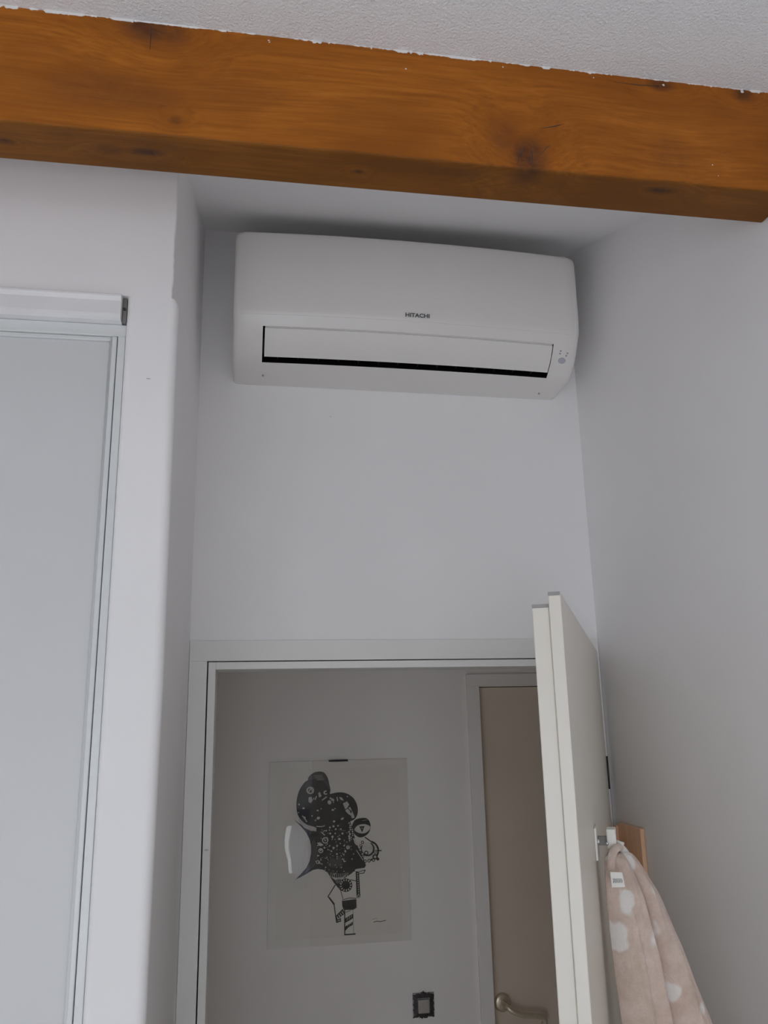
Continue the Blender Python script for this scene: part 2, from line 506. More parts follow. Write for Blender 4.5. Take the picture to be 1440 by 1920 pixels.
# hall beyond the doorway
HY = 0.85
tag(boxes('wall_hall', [((-1.1, HY, 0), (0.746, HY + 0.1, 2.6)), ((0.746, HY, 2.013), (1.58, HY + 0.1, 2.6)), ((1.58, HY, 0), (2.1, HY + 0.1, 2.6)), ((0.70, HY + 0.1, 0), (1.65, HY + 0.14, 2.1))],
          'hall', kind='structure'), 'dim hall wall seen through the doorway')
tag(box('wall_hall_left', (-1.2, 0.10, 0), (-1.1, 0.95, 2.6), 'hall', kind='structure'), 'end wall of the hall')
tag(box('wall_hall_right', (2.0, 0.10, 0), (2.1, HY, 2.6), 'hall', kind='structure'), 'far end wall of the hall')
tag(box('ceiling_hall', (-1.2, 0.10, 2.5), (2.1, 0.95, 2.6), 'hall', kind='structure'), 'ceiling of the hall')

# door lining and architrave of the near doorway
t1 = empty('trim_1', (0.34, 0, 0), 'white door frame around the opening to the hall', kind='structure')
box('architrave_side', (XL + 0.001, -0.005, 0), (-0.0850, 0.0, 2.0435), 'frame', t1, 0.0012)
box('architrave_head', (XL + 0.001, -0.005, 2.0435), (XR - 0.001, 0.0, 2.087), 'frame', t1, 0.0012)
box('architrave_side', (0.776, -0.005, 0), (XR - 0.001, 0.0, 2.0435), 'frame', t1, 0.0012)
box('jamb', (-0.0825, -0.003, 0), (-0.067, 0.104, 2.0415), 'frame', t1, 0.001)
box('jamb', (0.757, -0.003, 0), (0.7725, 0.104, 2.0415), 'frame', t1, 0.001)
box('jamb_head', (-0.067, -0.003, 2.026), (0.757, 0.104, 2.0415), 'frame', t1, 0.001)

# hall door with its frame
t2 = empty('trim_2', (1.1, HY, 0), 'painted frame of the second door across the hall', kind='structure')
box('architrave_side', (0.703, HY - 0.012, 0), (0.7445, HY, 2.015), 'hall', t2, 0.002)
box('architrave_head', (0.703, HY - 0.012, 2.015), (1.62, HY, 2.053), 'hall', t2, 0.002)
box('architrave_side', (1.58, HY - 0.012, 0), (1.62, HY, 2.015), 'hall', t2, 0.002)
d2 = empty('door_2', (1.16, HY, 0), 'closed beige door across the hall with a curved lever handle', kind='structure')
box('door_leaf', (0.748, HY + 0.046, 0.005), (1.578, HY + 0.086, 2.011), 'halldoor', d2, 0.002)
hd = tube('lever_handle', smooth_path([(0.785, HY + 0.046, 1.073), (0.785, HY + 0.020, 1.073), (0.789, HY + 0.003, 1.070), (0.805, HY - 0.003, 1.060), (0.835, HY - 0.004, 1.049), (0.868, HY - 0.004, 1.046),
     (0.893, HY - 0.003, 1.040), (0.902, HY - 0.001, 1.027), (0.898, HY + 0.004, 1.018)], 5), 0.0085, 'champagne', d2, 12)
ro = [(0.785 + 0.024 * math.cos(2 * math.pi * k / 28), HY + 0.041, 1.073 + 0.024 * math.sin(2 * math.pi * k / 28)) for k in range(29)]
tube('rosette', [(0.785, HY + 0.046, 1.073), (0.785, HY + 0.040, 1.073), (0.785, HY + 0.036, 1.073)], [0.026, 0.026, 0.020], 'champagne', hd, 28)

# ------------------------------------------------------------------ ceiling beam
beam = empty('ceiling_beam', (-0.6, (BY0 + BY1) / 2, BZ0), 'long orange-varnished wooden beam with dark knots below the ceiling', 'beam')
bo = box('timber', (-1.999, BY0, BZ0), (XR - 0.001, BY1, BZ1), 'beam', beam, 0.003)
# ragged edge of white paint where ceiling meets timber
def ragged():
    v, f = [], []
    x = -0.55
    z_top = 2.8475
    low = 0.004
    i = 0
    while x < XR - 0.002:
        if random.random() < 0.25: low = random.choice([0.0012, 0.002, 0.003, 0.002, 0.0045])
        low2 = max(0.0008, low + random.uniform(-0.0007, 0.0007))
        v += [(x, BY0 - 0.0006, z_top - low2), (x, BY0 - 0.0030, z_top + 0.001)]
        if i: f.append((2 * i - 2, 2 * i, 2 * i + 1, 2 * i - 1))
        i += 1
        x += random.uniform(0.001, 0.005)
    n = len(v)
    v += [(a, BY0 + 0.001, c) for (a, b, c) in v]
    f += [tuple(q + n for q in fc) for fc in list(f)]
    for k in range(i - 1):
        f.append((2 * k, 2 * k + 2, 2 * k + 2 + n, 2 * k + n))
    return pydata('paint_edge', v, f, 'gloss', beam)
tag(ragged(), 'ragged white paint line along the top of the beam')
def splats():
    v, f = [], []
    for (x, z, r) in ((0.011, 2.8385, .0013), (0.012, 2.8355, .001), (0.075, 2.845, .0035), (0.082, 2.845, .0025), (0.602, 2.838, .002), (0.732, 2.843, .003), (0.205, 2.816, .0012), (0.665, 2.705, .0010), (0.672, 2.687, .0008), (0.49, 2.837, .0012), (0.35, 2.838, .0012)):
        b = len(v)
        n = 9
        for k in range(n):
            a = 2 * math.pi * k / n
            q = r * random.uniform(0.6, 1.2)
            v.append((x + q * math.cos(a) * 1.2, BY0 - 0.0004, z + q * math.sin(a)))
        v.append((x, BY0 - 0.0009, z))
        f += [(b + k, b + (k + 1) % n, b + n) for k in range(n)]
    o = pydata('paint_splatter', v, f, 'gloss', beam)
    o['kind'] = 'stuff'
splats()
# drying checks in the big knot
def crack(pts, w):
    v, f = [], []
    for i, (x, z) in enumerate(pts):
        t = w * (1 - abs(2 * i / (len(pts) - 1) - 1) * 0.8)
        v += [(x - t * 0.5, BY0 - 0.0003, z + t * 0.5), (x + t * 0.5, BY0 - 0.0003, z - t * 0.5)]
        if i: f.append((2 * i - 2, 2 * i - 1, 2 * i + 1, 2 * i))
    pydata('drying_crack', v, f, 'dark', beam)
crack([(0.384, 2.672), (0.385, 2.69), (0.383, 2.71)], 0.0015)
crack([(0.362, 2.676), (0.366, 2.692), (0.374, 2.706)], 0.0012)
crack([(0.398, 2.695), (0.408, 2.708), (0.414, 2.712)], 0.001)
crack([(0.400, 2.738), (0.42, 2.744), (0.437, 2.750)], 0.0012)
crack([(0.52, 2.834), (0.56, 2.833), (0.60, 2.836)], 0.0015)
crack([(-0.148, 2.80), (-0.147, 2.825), (-0.146, 2.845)], 0.0012)

# ------------------------------------------------------------------ wardrobe
tr = empty('wardrobe_track', (-0.6, YP, 2.53), 'white glossy fascia of the sliding track above the wardrobe door', 'track')
def fascia():
    yz = [(YP + 0.03, 2.546), (YP - 0.002, 2.546), (YP - 0.008, 2.549), (YP - 0.0085, 2.555), (YP - 0.0080, 2.5775), (YP - 0.0092, 2.5790), (YP - 0.0125, 2.5835), (YP - 0.0125, 2.5865), (YP - 0.009, 2.589), (YP + 0.004, 2.590), (YP + 0.004, 2.5915), (YP + 0.03, 2.5915)]
    prism_x('fascia', yz, -1.058, -0.2125, 'fascia', tr)
fascia()
box('inner_rail', (-1.058, YP + 0.012, 2.5255), (-0.2055, YP + 0.034, 2.5455), 'profile', tr, 0.001)
box('end_bracket', (-0.2122, YP + 0.006, 2.5465), (-0.2055, YP + 0.028, 2.590), 'grey', tr, 0.001)
tube('screw', [(-0.2085, YP + 0.006, 2.570), (-0.2085, YP + 0.003, 2.570)], 0.0022, 'dark', tr, 10)
sd = empty('sliding_door', (-0.6, YP + 0.03, 0), 'tall pale sliding wardrobe door in slim white metal profiles', 'door')
box('door_panel', (-1.058, YP + 0.022, 0.02), (-0.2275, YP + 0.034, 2.525), 'panel', sd)
tube('edge_bead', [(-0.2278, YP + 0.019, 0.02), (-0.2278, YP + 0.019, 2.5248)], 0.0035, 'profile', sd, 10)
box('stile', (-0.2265, YP + 0.012, 0.02), (-0.2188, YP + 0.034, 2.5250), 'profile', sd, 0.0015)
box('top_rail', (-1.058, YP + 0.016, 2.5185), (-0.2268, YP + 0.022, 2.5250), 'profile', sd, 0.001)
jc = box('wardrobe_jamb_channel', (-0.2172, YP + 0.010, 0.0), (-0.2056, YP + 0.036, 2.5250), 'profile', None, 0.0012)
tag(jc, 'slim white metal channel between sliding door and rounded pier', 'channel')

# ------------------------------------------------------------------ air conditioner
AX0, AX1 = -0.047, 0.733
AXC = (AX0 + AX1) / 2
def conv(x): return 1.0 - 0.085 * abs((x - AXC) / (AX1 - AXC)) ** 2.2
PROF = [(0.0, 2.928), (-0.168, 2.932), (-0.182, 2.9585), (-0.193, 2.954), (-0.198, 2.944), (-0.200, 2.90), (-0.2005, 2.85), (-0.200, 2.80), (-0.197, 2.770), (-0.193, 2.758),
        (-0.180, 2.737), (-0.166, 2.717), (-0.152, 2.702), (-0.1325, 2.6868), (-0.119, 2.6785), (-0.100, 2.6755), (-0.05, 2.674), (0.0, 2.672)]
I_SEAM, I_SLOT = 10, 14
FX0, FX1 = 0.0165, 0.6710
CY, CZ = -0.09, 2.81
ac = empty('air_conditioner', (AXC, 0, 2.672), 'white wall-mounted split air conditioner under the sloping soffit', 'air conditioner')
def ac_body():
    st = [(AX0, 0.012), (AX0 + 0.0015, 0.006), (AX0 + 0.005, 0.002), (AX0 + 0.012, 0.0)]
    st += [(AX0 + 0.012 + (FX0 - AX0 - 0.012) * k / 3, 0) for k in range(1, 4)]
    st += [(FX0 + (FX1 - FX0) * k / 24, 0) for k in range(1, 25)]
    st += [(FX1 + (AX1 - 0.012 - FX1) * k / 3, 0) for k in range(1, 4)]
    st += [(AX1 - 0.005, 0.002), (AX1 - 0.0015, 0.006), (AX1, 0.012)]
    V, F = [], []
    n = len(PROF)
    for x, ins in st:
        for j, (y, z) in enumerate(PROF):
            y2 = y * conv(x)
            if ins:
                d = Vector((y2 - CY, z - CZ)); L = d.length
                sh = ins / L if abs(y) > 0 else 0
                y2 -= d.x * sh
                z -= d.y * (ins / L)
            V.append((x, min(y2, -0.0005), z))
    for i in range(len(st) - 1):
        inflap = st[i][0] >= FX0 - 1e-6 and st[i + 1][0] <= FX1 + 1e-6
        for j in range(n - 1):
            if inflap and I_SEAM <= j < I_SLOT: continue
            F.append((i * n + j, i * n + j + 1, (i + 1) * n + j + 1, (i + 1) * n + j))
    F.append(tuple(range(n))); F.append(tuple((len(st) - 1) * n + j for j in range(n)))
    o = pydata('casing', V, F, 'ac', ac, True)
    o.data.set_sharp_from_angle(angle=math.radians(40))
    # outlet throat behind the flap
    V, F = [], []
    prof = [PROF[I_SEAM], (-0.150, 2.752), (-0.100, 2.745), (-0.085, 2.715), PROF[I_SLOT]]
    xs = [FX0 + (FX1 - FX0) * k / 24 for k in range(25)]
    for x in xs:
        for (y, z) in prof: V.append((x, y * conv(x), z))
    m = len(prof)
    for i in range(24):
        for j in range(m - 1): F.append((i * m + j, i * m + j + 1, (i + 1) * m + j + 1, (i + 1) * m + j))
    F.append(tuple(range(m))); F.append(tuple(24 * m + j for j in range(m)))
    pydata('air_outlet', V, F, 'black', ac)
    # vertical guide vanes just inside the outlet
    for k in range(14):
        x = 0.05 + k * 0.045
        box('guide_vane', (x, -0.120, 2.690), (x + 0.0015, -0.100, 2.712), 'dark', ac)
    # flap
    V, F = [], []
    seg = smooth_path([(y, z, 0) for (y, z) in PROF[I_SEAM:I_SLOT]], 4)
    seg = seg[1:]
    xs = [FX0 + 0.0045 + (FX1 - 0.0022 - FX0 - 0.0045) * k / 24 for k in range(25)]
    m = len(seg)
    for x in xs:
        for s_ in seg: V.append((x, s_.x * conv(x) - 0.0006, s_.y - 0.0006))
        for s_ in reversed(seg): V.append((x, s_.x * conv(x) + 0.003, s_.y + 0.003))
    for i in range(24):
        for j in range(2 * m): F.append((i * 2 * m + j, i * 2 * m + (j + 1) % (2 * m), (i + 1) * 2 * m + (j + 1) % (2 * m), (i + 1) * 2 * m + j))
    F.append(tuple(range(2 * m))); F.append(tuple(24 * 2 * m + j for j in range(2 * m)))
    o = pydata('louver_flap', V, F, 'ac', ac, True)
    o.data.set_sharp_from_angle(angle=math.radians(40))
    # grey groove between casing and flap
    V, F = [], []
    xs = [FX0 + 0.0050 + (FX1 - FX0 - 0.0065) * k / 24 for k in range(25)]
    g0, g1 = PROF[I_SEAM], seg[1]
    for x in xs:
        V += [(x, g0[0] * conv(x) + 0.0002, g0[1]), (x, g0[0] * conv(x) + 0.0058, g0[1] - 0.0010), (x, g1.x * conv(x) + 0.0050, g1.y + 0.0022), (x, g1.x * conv(x) + 0.008, g1.y + 0.004)]
    for i in range(24):
        for j in range(3): F.append((i * 4 + j, i * 4 + j + 1, (i + 1) * 4 + j + 1, (i + 1) * 4 + j))
    pydata('flap_groove', V, F, 'ac', ac)
    # front panel, a shell just proud of the casing
    V, F = [], []
    pp = smooth_path([(y, z, 0) for (y, z) in PROF[2:10]], 4)
    xs = [AX0 + 0.0012 + (AX1 - AX0 - 0.0024) * k / 48 for k in range(49)]
    m = len(pp)
    for x in xs:
        e = min(x - AX0, AX1 - x)
        pull = 0.009 * max(0, 1 - e / 0.012) ** 2
        top = 0.010 * max(0, 1 - e / 0.016) ** 2
        for s_ in pp: V.append((x, s_.x * conv(x) - 0.0014 + pull, s_.y - (top if s_.y > 2.94 else 0) + 0.0006 * (s_.y > 2.95)))
        for s_ in reversed(pp): V.append((x, s_.x * conv(x) + 0.004 + pull, s_.y - (top + 0.003 if s_.y > 2.94 else 0)))
    for i in range(48):
        for j in range(2 * m): F.append((i * 2 * m + j, i * 2 * m + (j + 1) % (2 * m), (i + 1) * 2 * m + (j + 1) % (2 * m), (i + 1) * 2 * m + j))
    F.append(tuple(range(2 * m))); F.append(tuple(48 * 2 * m + j for j in range(2 * m)))
    fp = pydata('front_panel', V, F, 'ac', ac, True)
    fp.data.set_sharp_from_angle(angle=math.radians(40))
    return fp
front_panel = ac_body()
ac.rotation_euler.y = 0.0070      # hung very slightly out of level
ac.location.z += 0.0015

def text_obj(name, body, size, mat, parent, loc, rx, offset=0.0, sx=1.0):
    cu = bpy.data.curves.new(name, 'FONT')
    cu.body = body; cu.size = size; cu.align_x = 'CENTER'; cu.align_y = 'CENTER'
    cu.extrude = 0.0002; cu.offset = offset
    tmp = bpy.data.objects.new('tmp', cu)
    COL.objects.link(tmp)
    bpy.context.view_layer.update()
    me = bpy.data.meshes.new_from_object(tmp.evaluated_get(bpy.context.evaluated_depsgraph_get()))
    bpy.data.objects.remove(tmp)
    me.transform(Matrix.Translation(loc) @ Matrix.Rotation(rx, 4, 'X') @ Matrix.Diagonal((sx, 1, 1, 1)))
    me.materials.clear()
    return link(name, me, mat, parent)
lg = text_obj('brand_lettering', 'HITACHI', 0.0125, 'logo', front_panel, (0.3495, -0.2004, 2.7690), math.radians(90 + 7), 0.0003, 1.12)
tag(lg, 'small dark grey capital lettering on the front panel')

def surf(x, z):
    for (y0, z0), (y1, z1) in zip(PROF[5:], PROF[6:]):
        if z1 <= z <= z0:
            t = (z - z0) / (z1 - z0)
            n = Vector((0, (z1 - z0), -(y1 - y0))).normalized()
            if n.y > 0: n = -n
            return Vector((x, (y0 + (y1 - y0) * t) * conv(x), z)), n
def disc(name, x, z, rx, rz, mat, parent=None):
    p, n = surf(x, z)
    u = Vector((1, 0, 0)); w = n.cross(u).normalized()
    v = [p + n * 0.0006 + u * rx * math.cos(2 * math.pi * k / 16) + w * rz * math.sin(2 * math.pi * k / 16) for k in range(16)]
    v += [q - n * 0.002 for q in v]
    f = [tuple(range(16)), tuple(range(31, 15, -1))] + [(k, (k + 1) % 16, 16 + (k + 1) % 16, 16 + k) for k in range(16)]
    return pydata(name, v, f, mat, parent or ac)
disc('receiver_window', 0.697, 2.709, 0.0090, 0.0070, 'sensor')
for (x, z) in ((0.6905, 2.7265), (0.6895, 2.7215), (0.7075, 2.7235), (0.7055, 2.7185)):
    disc('indicator_mark', x, z, 0.0022, 0.0018, 'sensor_dark')
for (x, y) in ((0.680, -0.035), (0.020, -0.055)):
    tube('screw_cap', [(x, y, 2.675), (x, y, 2.6722)], 0.0022, 'sensor_dark', ac, 10)

# ------------------------------------------------------------------ open door leaf
HP = Vector((0.776, -0.03, 0)); DV = Vector((-0.4385, -0.8987, 0)).normalized(); DN = Vector((-DV.y, DV.x, 0))
if DN.x < 0: DN = -DN
LEN, ZT = 0.97, 2.056
d1 = empty('door_1', (HP.x, HP.y, 0), 'white rebated door standing open into the room', kind='structure')
def leafbox(name, s0, s1, o0, o1, z0, z1, mat, parent, bevel=0.0008):
    o = box(name, (s0, o0, z0), (s1, o1, z1), mat, parent, bevel)
    R = Matrix(((DV.x, DN.x, 0, HP.x), (DV.y, DN.y, 0, HP.y), (0, 0, 1, 0), (0, 0, 0, 1)))
    o.data.transform(R)
    o.data.flip_normals() if R.determinant() < 0 else None
    return o
leafbox('leaf_face', 0.0, LEN, -0.0140, 0.0, 0.008, ZT, 'leaf', d1, 0.0012)
leafbox('leaf_core', 0.014, LEN - 0.004, -0.0335, -0.0143, 0.008, ZT - 0.0130, 'leaf', d1, 0.0012)
leafbox('edge_strip', LEN - 0.003, LEN + 0.0005, -0.0140, -0.0006, ZT - 0.0042, ZT + 0.0002, 'leafstrip', d1, 0)  # dark grey strip along the top of the free edge
leafbox('edge_strip', LEN - 0.007, LEN - 0.0035, -0.0335, -0.0146, ZT - 0.0170, ZT - 0.0128, 'leafstrip', d1, 0)
for z in (1.795, 0.25):
    h = tube('hinge', [(HP.x + 0.0012, HP.y - 0.001, z - 0.034), (HP.x + 0.0012, HP.y - 0.001, z + 0.034)], 0.0022, 'dark', d1, 12)

# ------------------------------------------------------------------ hook on the door, towel, pine board
def leaf_pt(s, off, z): return Vector((HP.x, HP.y, 0)) + DV * s + DN * off + Vector((0, 0, z))
hk = empty('door_hook', leaf_pt(0.6565, 0, 1.74), 'small white hook screwed to the door face above the towel', 'hook')
leafbox('hook_plate', 0.635, 0.685, 0.0002, 0.0035, 1.724, 1.766, 'white_plastic', hk, 0.001)
leafbox('hook_block', 0.640, 0.668, 0.0160, 0.0285, 1.737, 1.763, 'white_plastic', hk, 0.0015)
leafbox('hook_neck', 0.648, 0.662, 0.0036, 0.0159, 1.741, 1.752, 'grey', hk, 0.0008)
tube('hook_arm', [leaf_pt(0.655, 0.0285, 1.745), leaf_pt(0.655, 0.034, 1.743), leaf_pt(0.656, 0.038, 1.742)], 0.0028, 'white_plastic', hk, 10)
tube('screw_head', [leaf_pt(0.679, 0.0035, 1.748), leaf_pt(0.679, 0.0065, 1.748)], 0.003, 'chrome', hk, 12)
tube('screw_head', [leaf_pt(0.6715, 0.0165, 1.745), leaf_pt(0.6745, 0.0165, 1.745)], 0.0022, 'chrome', hk, 12)

tw = empty('hanging_towel', (0.55, -0.62, 1.05), 'beige fleece towel with white spots hanging from the open door', 'towel')
def towel():
    # height, left end (x, y), right end (x, y)
    lev = [(1.731, (0.500, -0.640), (0.528, -0.606)), (1.725, (0.491, -0.646), (0.537, -0.602)), (1.706, (0.487, -0.650), (0.548, -0.600)), (1.677, (0.485, -0.652), (0.566, -0.600)),
           (1.631, (0.485, -0.654), (0.585, -0.600)), (1.595, (0.486, -0.655), (0.601, -0.600)), (1.540, (0.489, -0.656), (0.623, -0.600)), (1.500, (0.492, -0.657), (0.638, -0.600)),
           (1.42, (0.495, -0.658), (0.660, -0.60)), (1.28, (0.497, -0.66), (0.690, -0.60)), (1.08, (0.50, -0.66), (0.71, -0.60))]
    rows = smooth_path([(z, a[0], a[1]) for z, a, b in lev], 5)
    rows2 = smooth_path([(z, b[0], b[1]) for z, a, b in lev], 5)
    N = 144
    V, F = [], []
    for i, (A, B) in enumerate(zip(rows, rows2)):
        z = A.x
        a = Vector((A.y, A.z, 0)); b = Vector((B.y, B.z, 0))
        c = (a + b) / 2; h = (b - a) / 2; W = h.length
        u = h.normalized(); n = Vector((u.y, -u.x, 0))
        t = i / (len(rows) - 1)
        D = 0.012 + 0.020 * min(1, t * 2.2)
        for k in range(N):
            th = 2 * math.pi * k / N
            cx, sy = math.cos(th), math.sin(th)
            ax = W * (abs(cx) ** 0.8) * (1 if cx >= 0 else -1)
            q = ax / W
            amp = 0.0145 * min(1, 0.16 + t * 2.8)
            edge = (1 - q * q) ** 0.4 if abs(q) < 1 else 0
            crease = lambda a: 2 * abs(math.sin(a)) ** 0.6 - 1
            fold = amp * (crease(q * 3.3 + 0.55 + 0.35 * t) + 0.55 * crease(q * 6.1 + 1.3 - 0.8 * t) + 0.25 * math.sin(q * 19 + 5 * t)) * edge
            dy = D * sy + fold if sy > 0 else 0.008 * sy
            V.append(c + u * ax + n * dy + Vector((0, 0, z)))
    m = len(rows)
    for i in range(m - 1):
        for k in range(N):
            F.append((i * N + k, i * N + (k + 1) % N, (i + 1) * N + (k + 1) % N, (i + 1) * N + k))
    F.append(tuple(range(N))); F.append(tuple((m - 1) * N + k for k in range(N)))
    o = pydata('towel_cloth', V, F, 'towel', tw, True)
    return o
cloth = towel()
# rolled loop at the top, over the hook
loop = [(0.489, -0.662, 1.706), (0.491, -0.660, 1.724), (0.499, -0.652, 1.735), (0.511, -0.640, 1.739), (0.523, -0.627, 1.735), (0.534, -0.617, 1.725), (0.548, -0.612, 1.706), (0.565, -0.610, 1.678), (0.585, -0.608, 1.632)]
tube('rolled_hem', smooth_path(loop, 5), [0.003] + [0.0055] * 39 + [0.003], 'towel', tw, 10)
# care label with a few dark marks
lb = [Vector((0.4790, -0.682, 1.716)), Vector((0.4945, -0.684, 1.715)), Vector((0.4970, -0.684, 1.697)), Vector((0.4795, -0.682, 1.697))]
LBN = Vector((0.1, -0.99, 0.05)).normalized()
cl = pydata('care_label', [p for p in lb] + [p + LBN * 0.0008 for p in lb], [(0, 1, 2, 3), (7, 6, 5, 4), (0, 1, 5, 4), (1, 2, 6, 5), (2, 3, 7, 6), (3, 0, 4, 7)], 'white_plastic', tw)
def lbp(u, v): 
    return lb[0].lerp(lb[1], u).lerp(lb[3].lerp(lb[2], u), v) + LBN * 0.0012
V, F = [], []
for i in range(7):
    u0 = 0.12 + 0.11 * i
    b = len(V)
    for (du, dv) in ((0, 0.42), (0.06, 0.55), (0.0, 0.70)):
        V += [lbp(u0 + du, dv), lbp(u0 + du + 0.045, dv)]
    F += [(b, b + 1, b + 3, b + 2), (b + 2, b + 3, b + 5, b + 4)]
pydata('label_print', V, F, 'logo', cl)

pb = empty('pine_board', (XR, -0.12, 1.40), 'pale pine board fixed upright on the right wall behind the towel', 'board')
box('board', (XR - 0.010, -0.150, 1.40), (XR - 0.0005, -0.048, 1.694), 'pine', pb, 0.002)
box('batten', (XR - 0.014, -0.047, 1.40), (XR - 0.0005, -0.034, 1.688), 'pine', pb, 0.001)

# ------------------------------------------------------------------ light switch in the hall
sw = empty('light_switch', (0.53, HY, 1.063), 'small grey light switch with a dark ornate surround on the hall wall', 'switch')
SX, SZ = 0.5305, 1.0975
def ornate():
    out, inn = [], []
    n = 96
    for k in range(n):
        a = 2 * math.pi * k / n
        c, s_ = math.cos(a), math.sin(a)
        m_ = max(abs(c), abs(s_))
        r = 0.0305 + 0.0014 * math.sin(13 * a) + 0.0012 * math.sin(29 * a + 1)
        if abs(s_) > 0.93: r += 0.004 * (abs(s_) - 0.93) / 0.07
        out.append((SX + c / m_ * r, SZ + s_ / m_ * r))
        inn.append((SX + c / m_ * 0.0185, SZ + s_ / m_ * 0.0195))
    V = [(x, HY - 0.006, z) for x, z in out] + [(x, HY - 0.008, z) for x, z in inn] + [(x, HY - 0.0005, z) for x, z in out]
    F = []
    for k in range(n):
        k2 = (k + 1) % n
        F += [(k, k2, n + k2, n + k), (k, k2, 2 * n + k2, 2 * n + k)]
    pydata('surround', V, F, 'dark', sw)
box('back_plate', (SX - 0.0325, HY - 0.005, SZ - 0.0325), (SX + 0.0325, HY - 0.0005, SZ + 0.0325), 'sensor_dark', sw, 0.002)
ornate()
box('rocker', (SX - 0.0175, HY - 0.013, SZ - 0.0200), (SX + 0.0165, HY - 0.006, SZ + 0.0165), 'switch_grey', sw, 0.0015)

# ------------------------------------------------------------------ framed drawing in the hall
PX0, PX1, PZ0, PZ1 = 0.071, 0.499, 1.275, 1.7945
pic = empty('framed_drawing', ((PX0 + PX1) / 2, HY, PZ0), 'black ink drawing under clip-framed glass on the hall wall', 'picture')
box('backing_board', (PX0, HY - 0.005, PZ0), (PX1, HY - 0.0005, PZ1), 'mat_board', pic)
C_TL, C_TR, C_BL, C_BR = (80, 145), (1305, 102), (43, 1814), (1349, 1738)
def sheet(x, y):
    """drawing units -> wall x, z (inverse bilinear, a few Newton steps)"""
    u, v = 0.5, 0.5
    for _ in range(8):
        fx = C_TL[0] * (1 - u) * (1 - v) + C_TR[0] * u * (1 - v) + C_BL[0] * (1 - u) * v + C_BR[0] * u * v - x
        fy = C_TL[1] * (1 - u) * (1 - v) + C_TR[1] * u * (1 - v) + C_BL[1] * (1 - u) * v + C_BR[1] * u * v - y
        a = (C_TR[0] - C_TL[0]) * (1 - v) + (C_BR[0] - C_BL[0]) * v
        b = (C_BL[0] - C_TL[0]) * (1 - u) + (C_BR[0] - C_TR[0]) * u
        c = (C_TR[1] - C_TL[1]) * (1 - v) + (C_BR[1] - C_BL[1]) * v
        d = (C_BL[1] - C_TL[1]) * (1 - u) + (C_BR[1] - C_TR[1]) * u
        det = a * d - b * c
        u -= (d * fx - b * fy) / det
        v -= (a * fy - c * fx) / det
    return PX0 + u * (PX1 - PX0), PZ1 - v * (PZ1 - PZ0)
a = sheet(150, 215); b = sheet(1268, 1680)
pap = box('paper', (a[0], HY - 0.0056, b[1]), (b[0], HY - 0.0051, a[1]), 'paper', pic)

class Ink:
    def __init__(self): self.v, self.f = [], []
    def poly(self, pts, layer, smooth=True, n=4):
        P = smooth_path([(x, y, 0) for x, y in pts], n, True) if smooth else [Vector((x, y, 0)) for x, y in pts]
        b = len(self.v)
        for p in P:
            x, z = sheet(p.x, p.y)
            self.v.append((x, HY - 0.0058 - layer * 0.00012, z))
        self.f.append(tuple(range(b, b + len(P))))
    def disc(self, x, y, r, layer, ry=None, n=12, rot=0):
        ry = ry or r
        pts = []
        for k in range(n):
            t = 2 * math.pi * k / n
            px, py = r * math.cos(t), ry * math.sin(t)
            pts.append((x + px * math.cos(rot) - py * math.sin(rot), y + px * math.sin(rot) + py * math.cos(rot)))
        self.poly(pts, layer, False)
    def ring(self, x, y, r, w, layer, n=20, a0=0, a1=360):
        b = len(self.v)
        for k in range(n + 1):
            t = math.radians(a0 + (a1 - a0) * k / n)
            for q in (r - w / 2, r + w / 2):
                X, Z = sheet(x + q * math.cos(t), y + q * math.sin(t))
                self.v.append((X, HY - 0.0058 - layer * 0.00012, Z))
            if k: self.f.append((b + 2 * k - 2, b + 2 * k - 1, b + 2 * k + 1, b + 2 * k))
    def line(self, pts, w, layer, smooth=False):
        P = smooth_path([(x, y, 0) for x, y in pts], 4) if smooth else [Vector((x, y, 0)) for x, y in pts]
        for i in range(len(P) - 1):
            d = (P[i + 1] - P[i]).normalized()
            n = Vector((-d.y, d.x, 0)) * (w / 2)
            e = d * (w * 0.3)
            q = [P[i] - e + n, P[i + 1] + e + n, P[i + 1] + e - n, P[i] - e - n]
            self.poly([(t.x, t.y) for t in q], layer, False)
    def build(self, name, mat):
        return pydata(name, self.v, self.f, mat, pap, False, 'stuff')
K, G, W = Ink(), Ink(), Ink()
# balloons
G.poly([(415, 310), (430, 270), (470, 238), (520, 228), (560, 240), (590, 285), (605, 350), (612, 420), (540, 440), (450, 400)], 0.5)
K.poly([(415, 310), (370, 350), (330, 425), (312, 520), (318, 610), (345, 670), (400, 718), (480, 742), (560, 750), (630, 720), (650, 600), (612, 440), (600, 390), (560, 330), (500, 300)], 1)
K.poly([(540, 500), (590, 450), (650, 428), (710, 422), (770, 437), (820, 475), (850, 530), (860, 590), (850, 640), (822, 675), (760, 700), (700, 720), (600, 720), (540, 640)], 1.3)
K.poly([(830, 680), (880, 660), (935, 660), (965, 690), (975, 740), (960, 790), (920, 825), (870, 835), (825, 800), (805, 740)], 1.6)
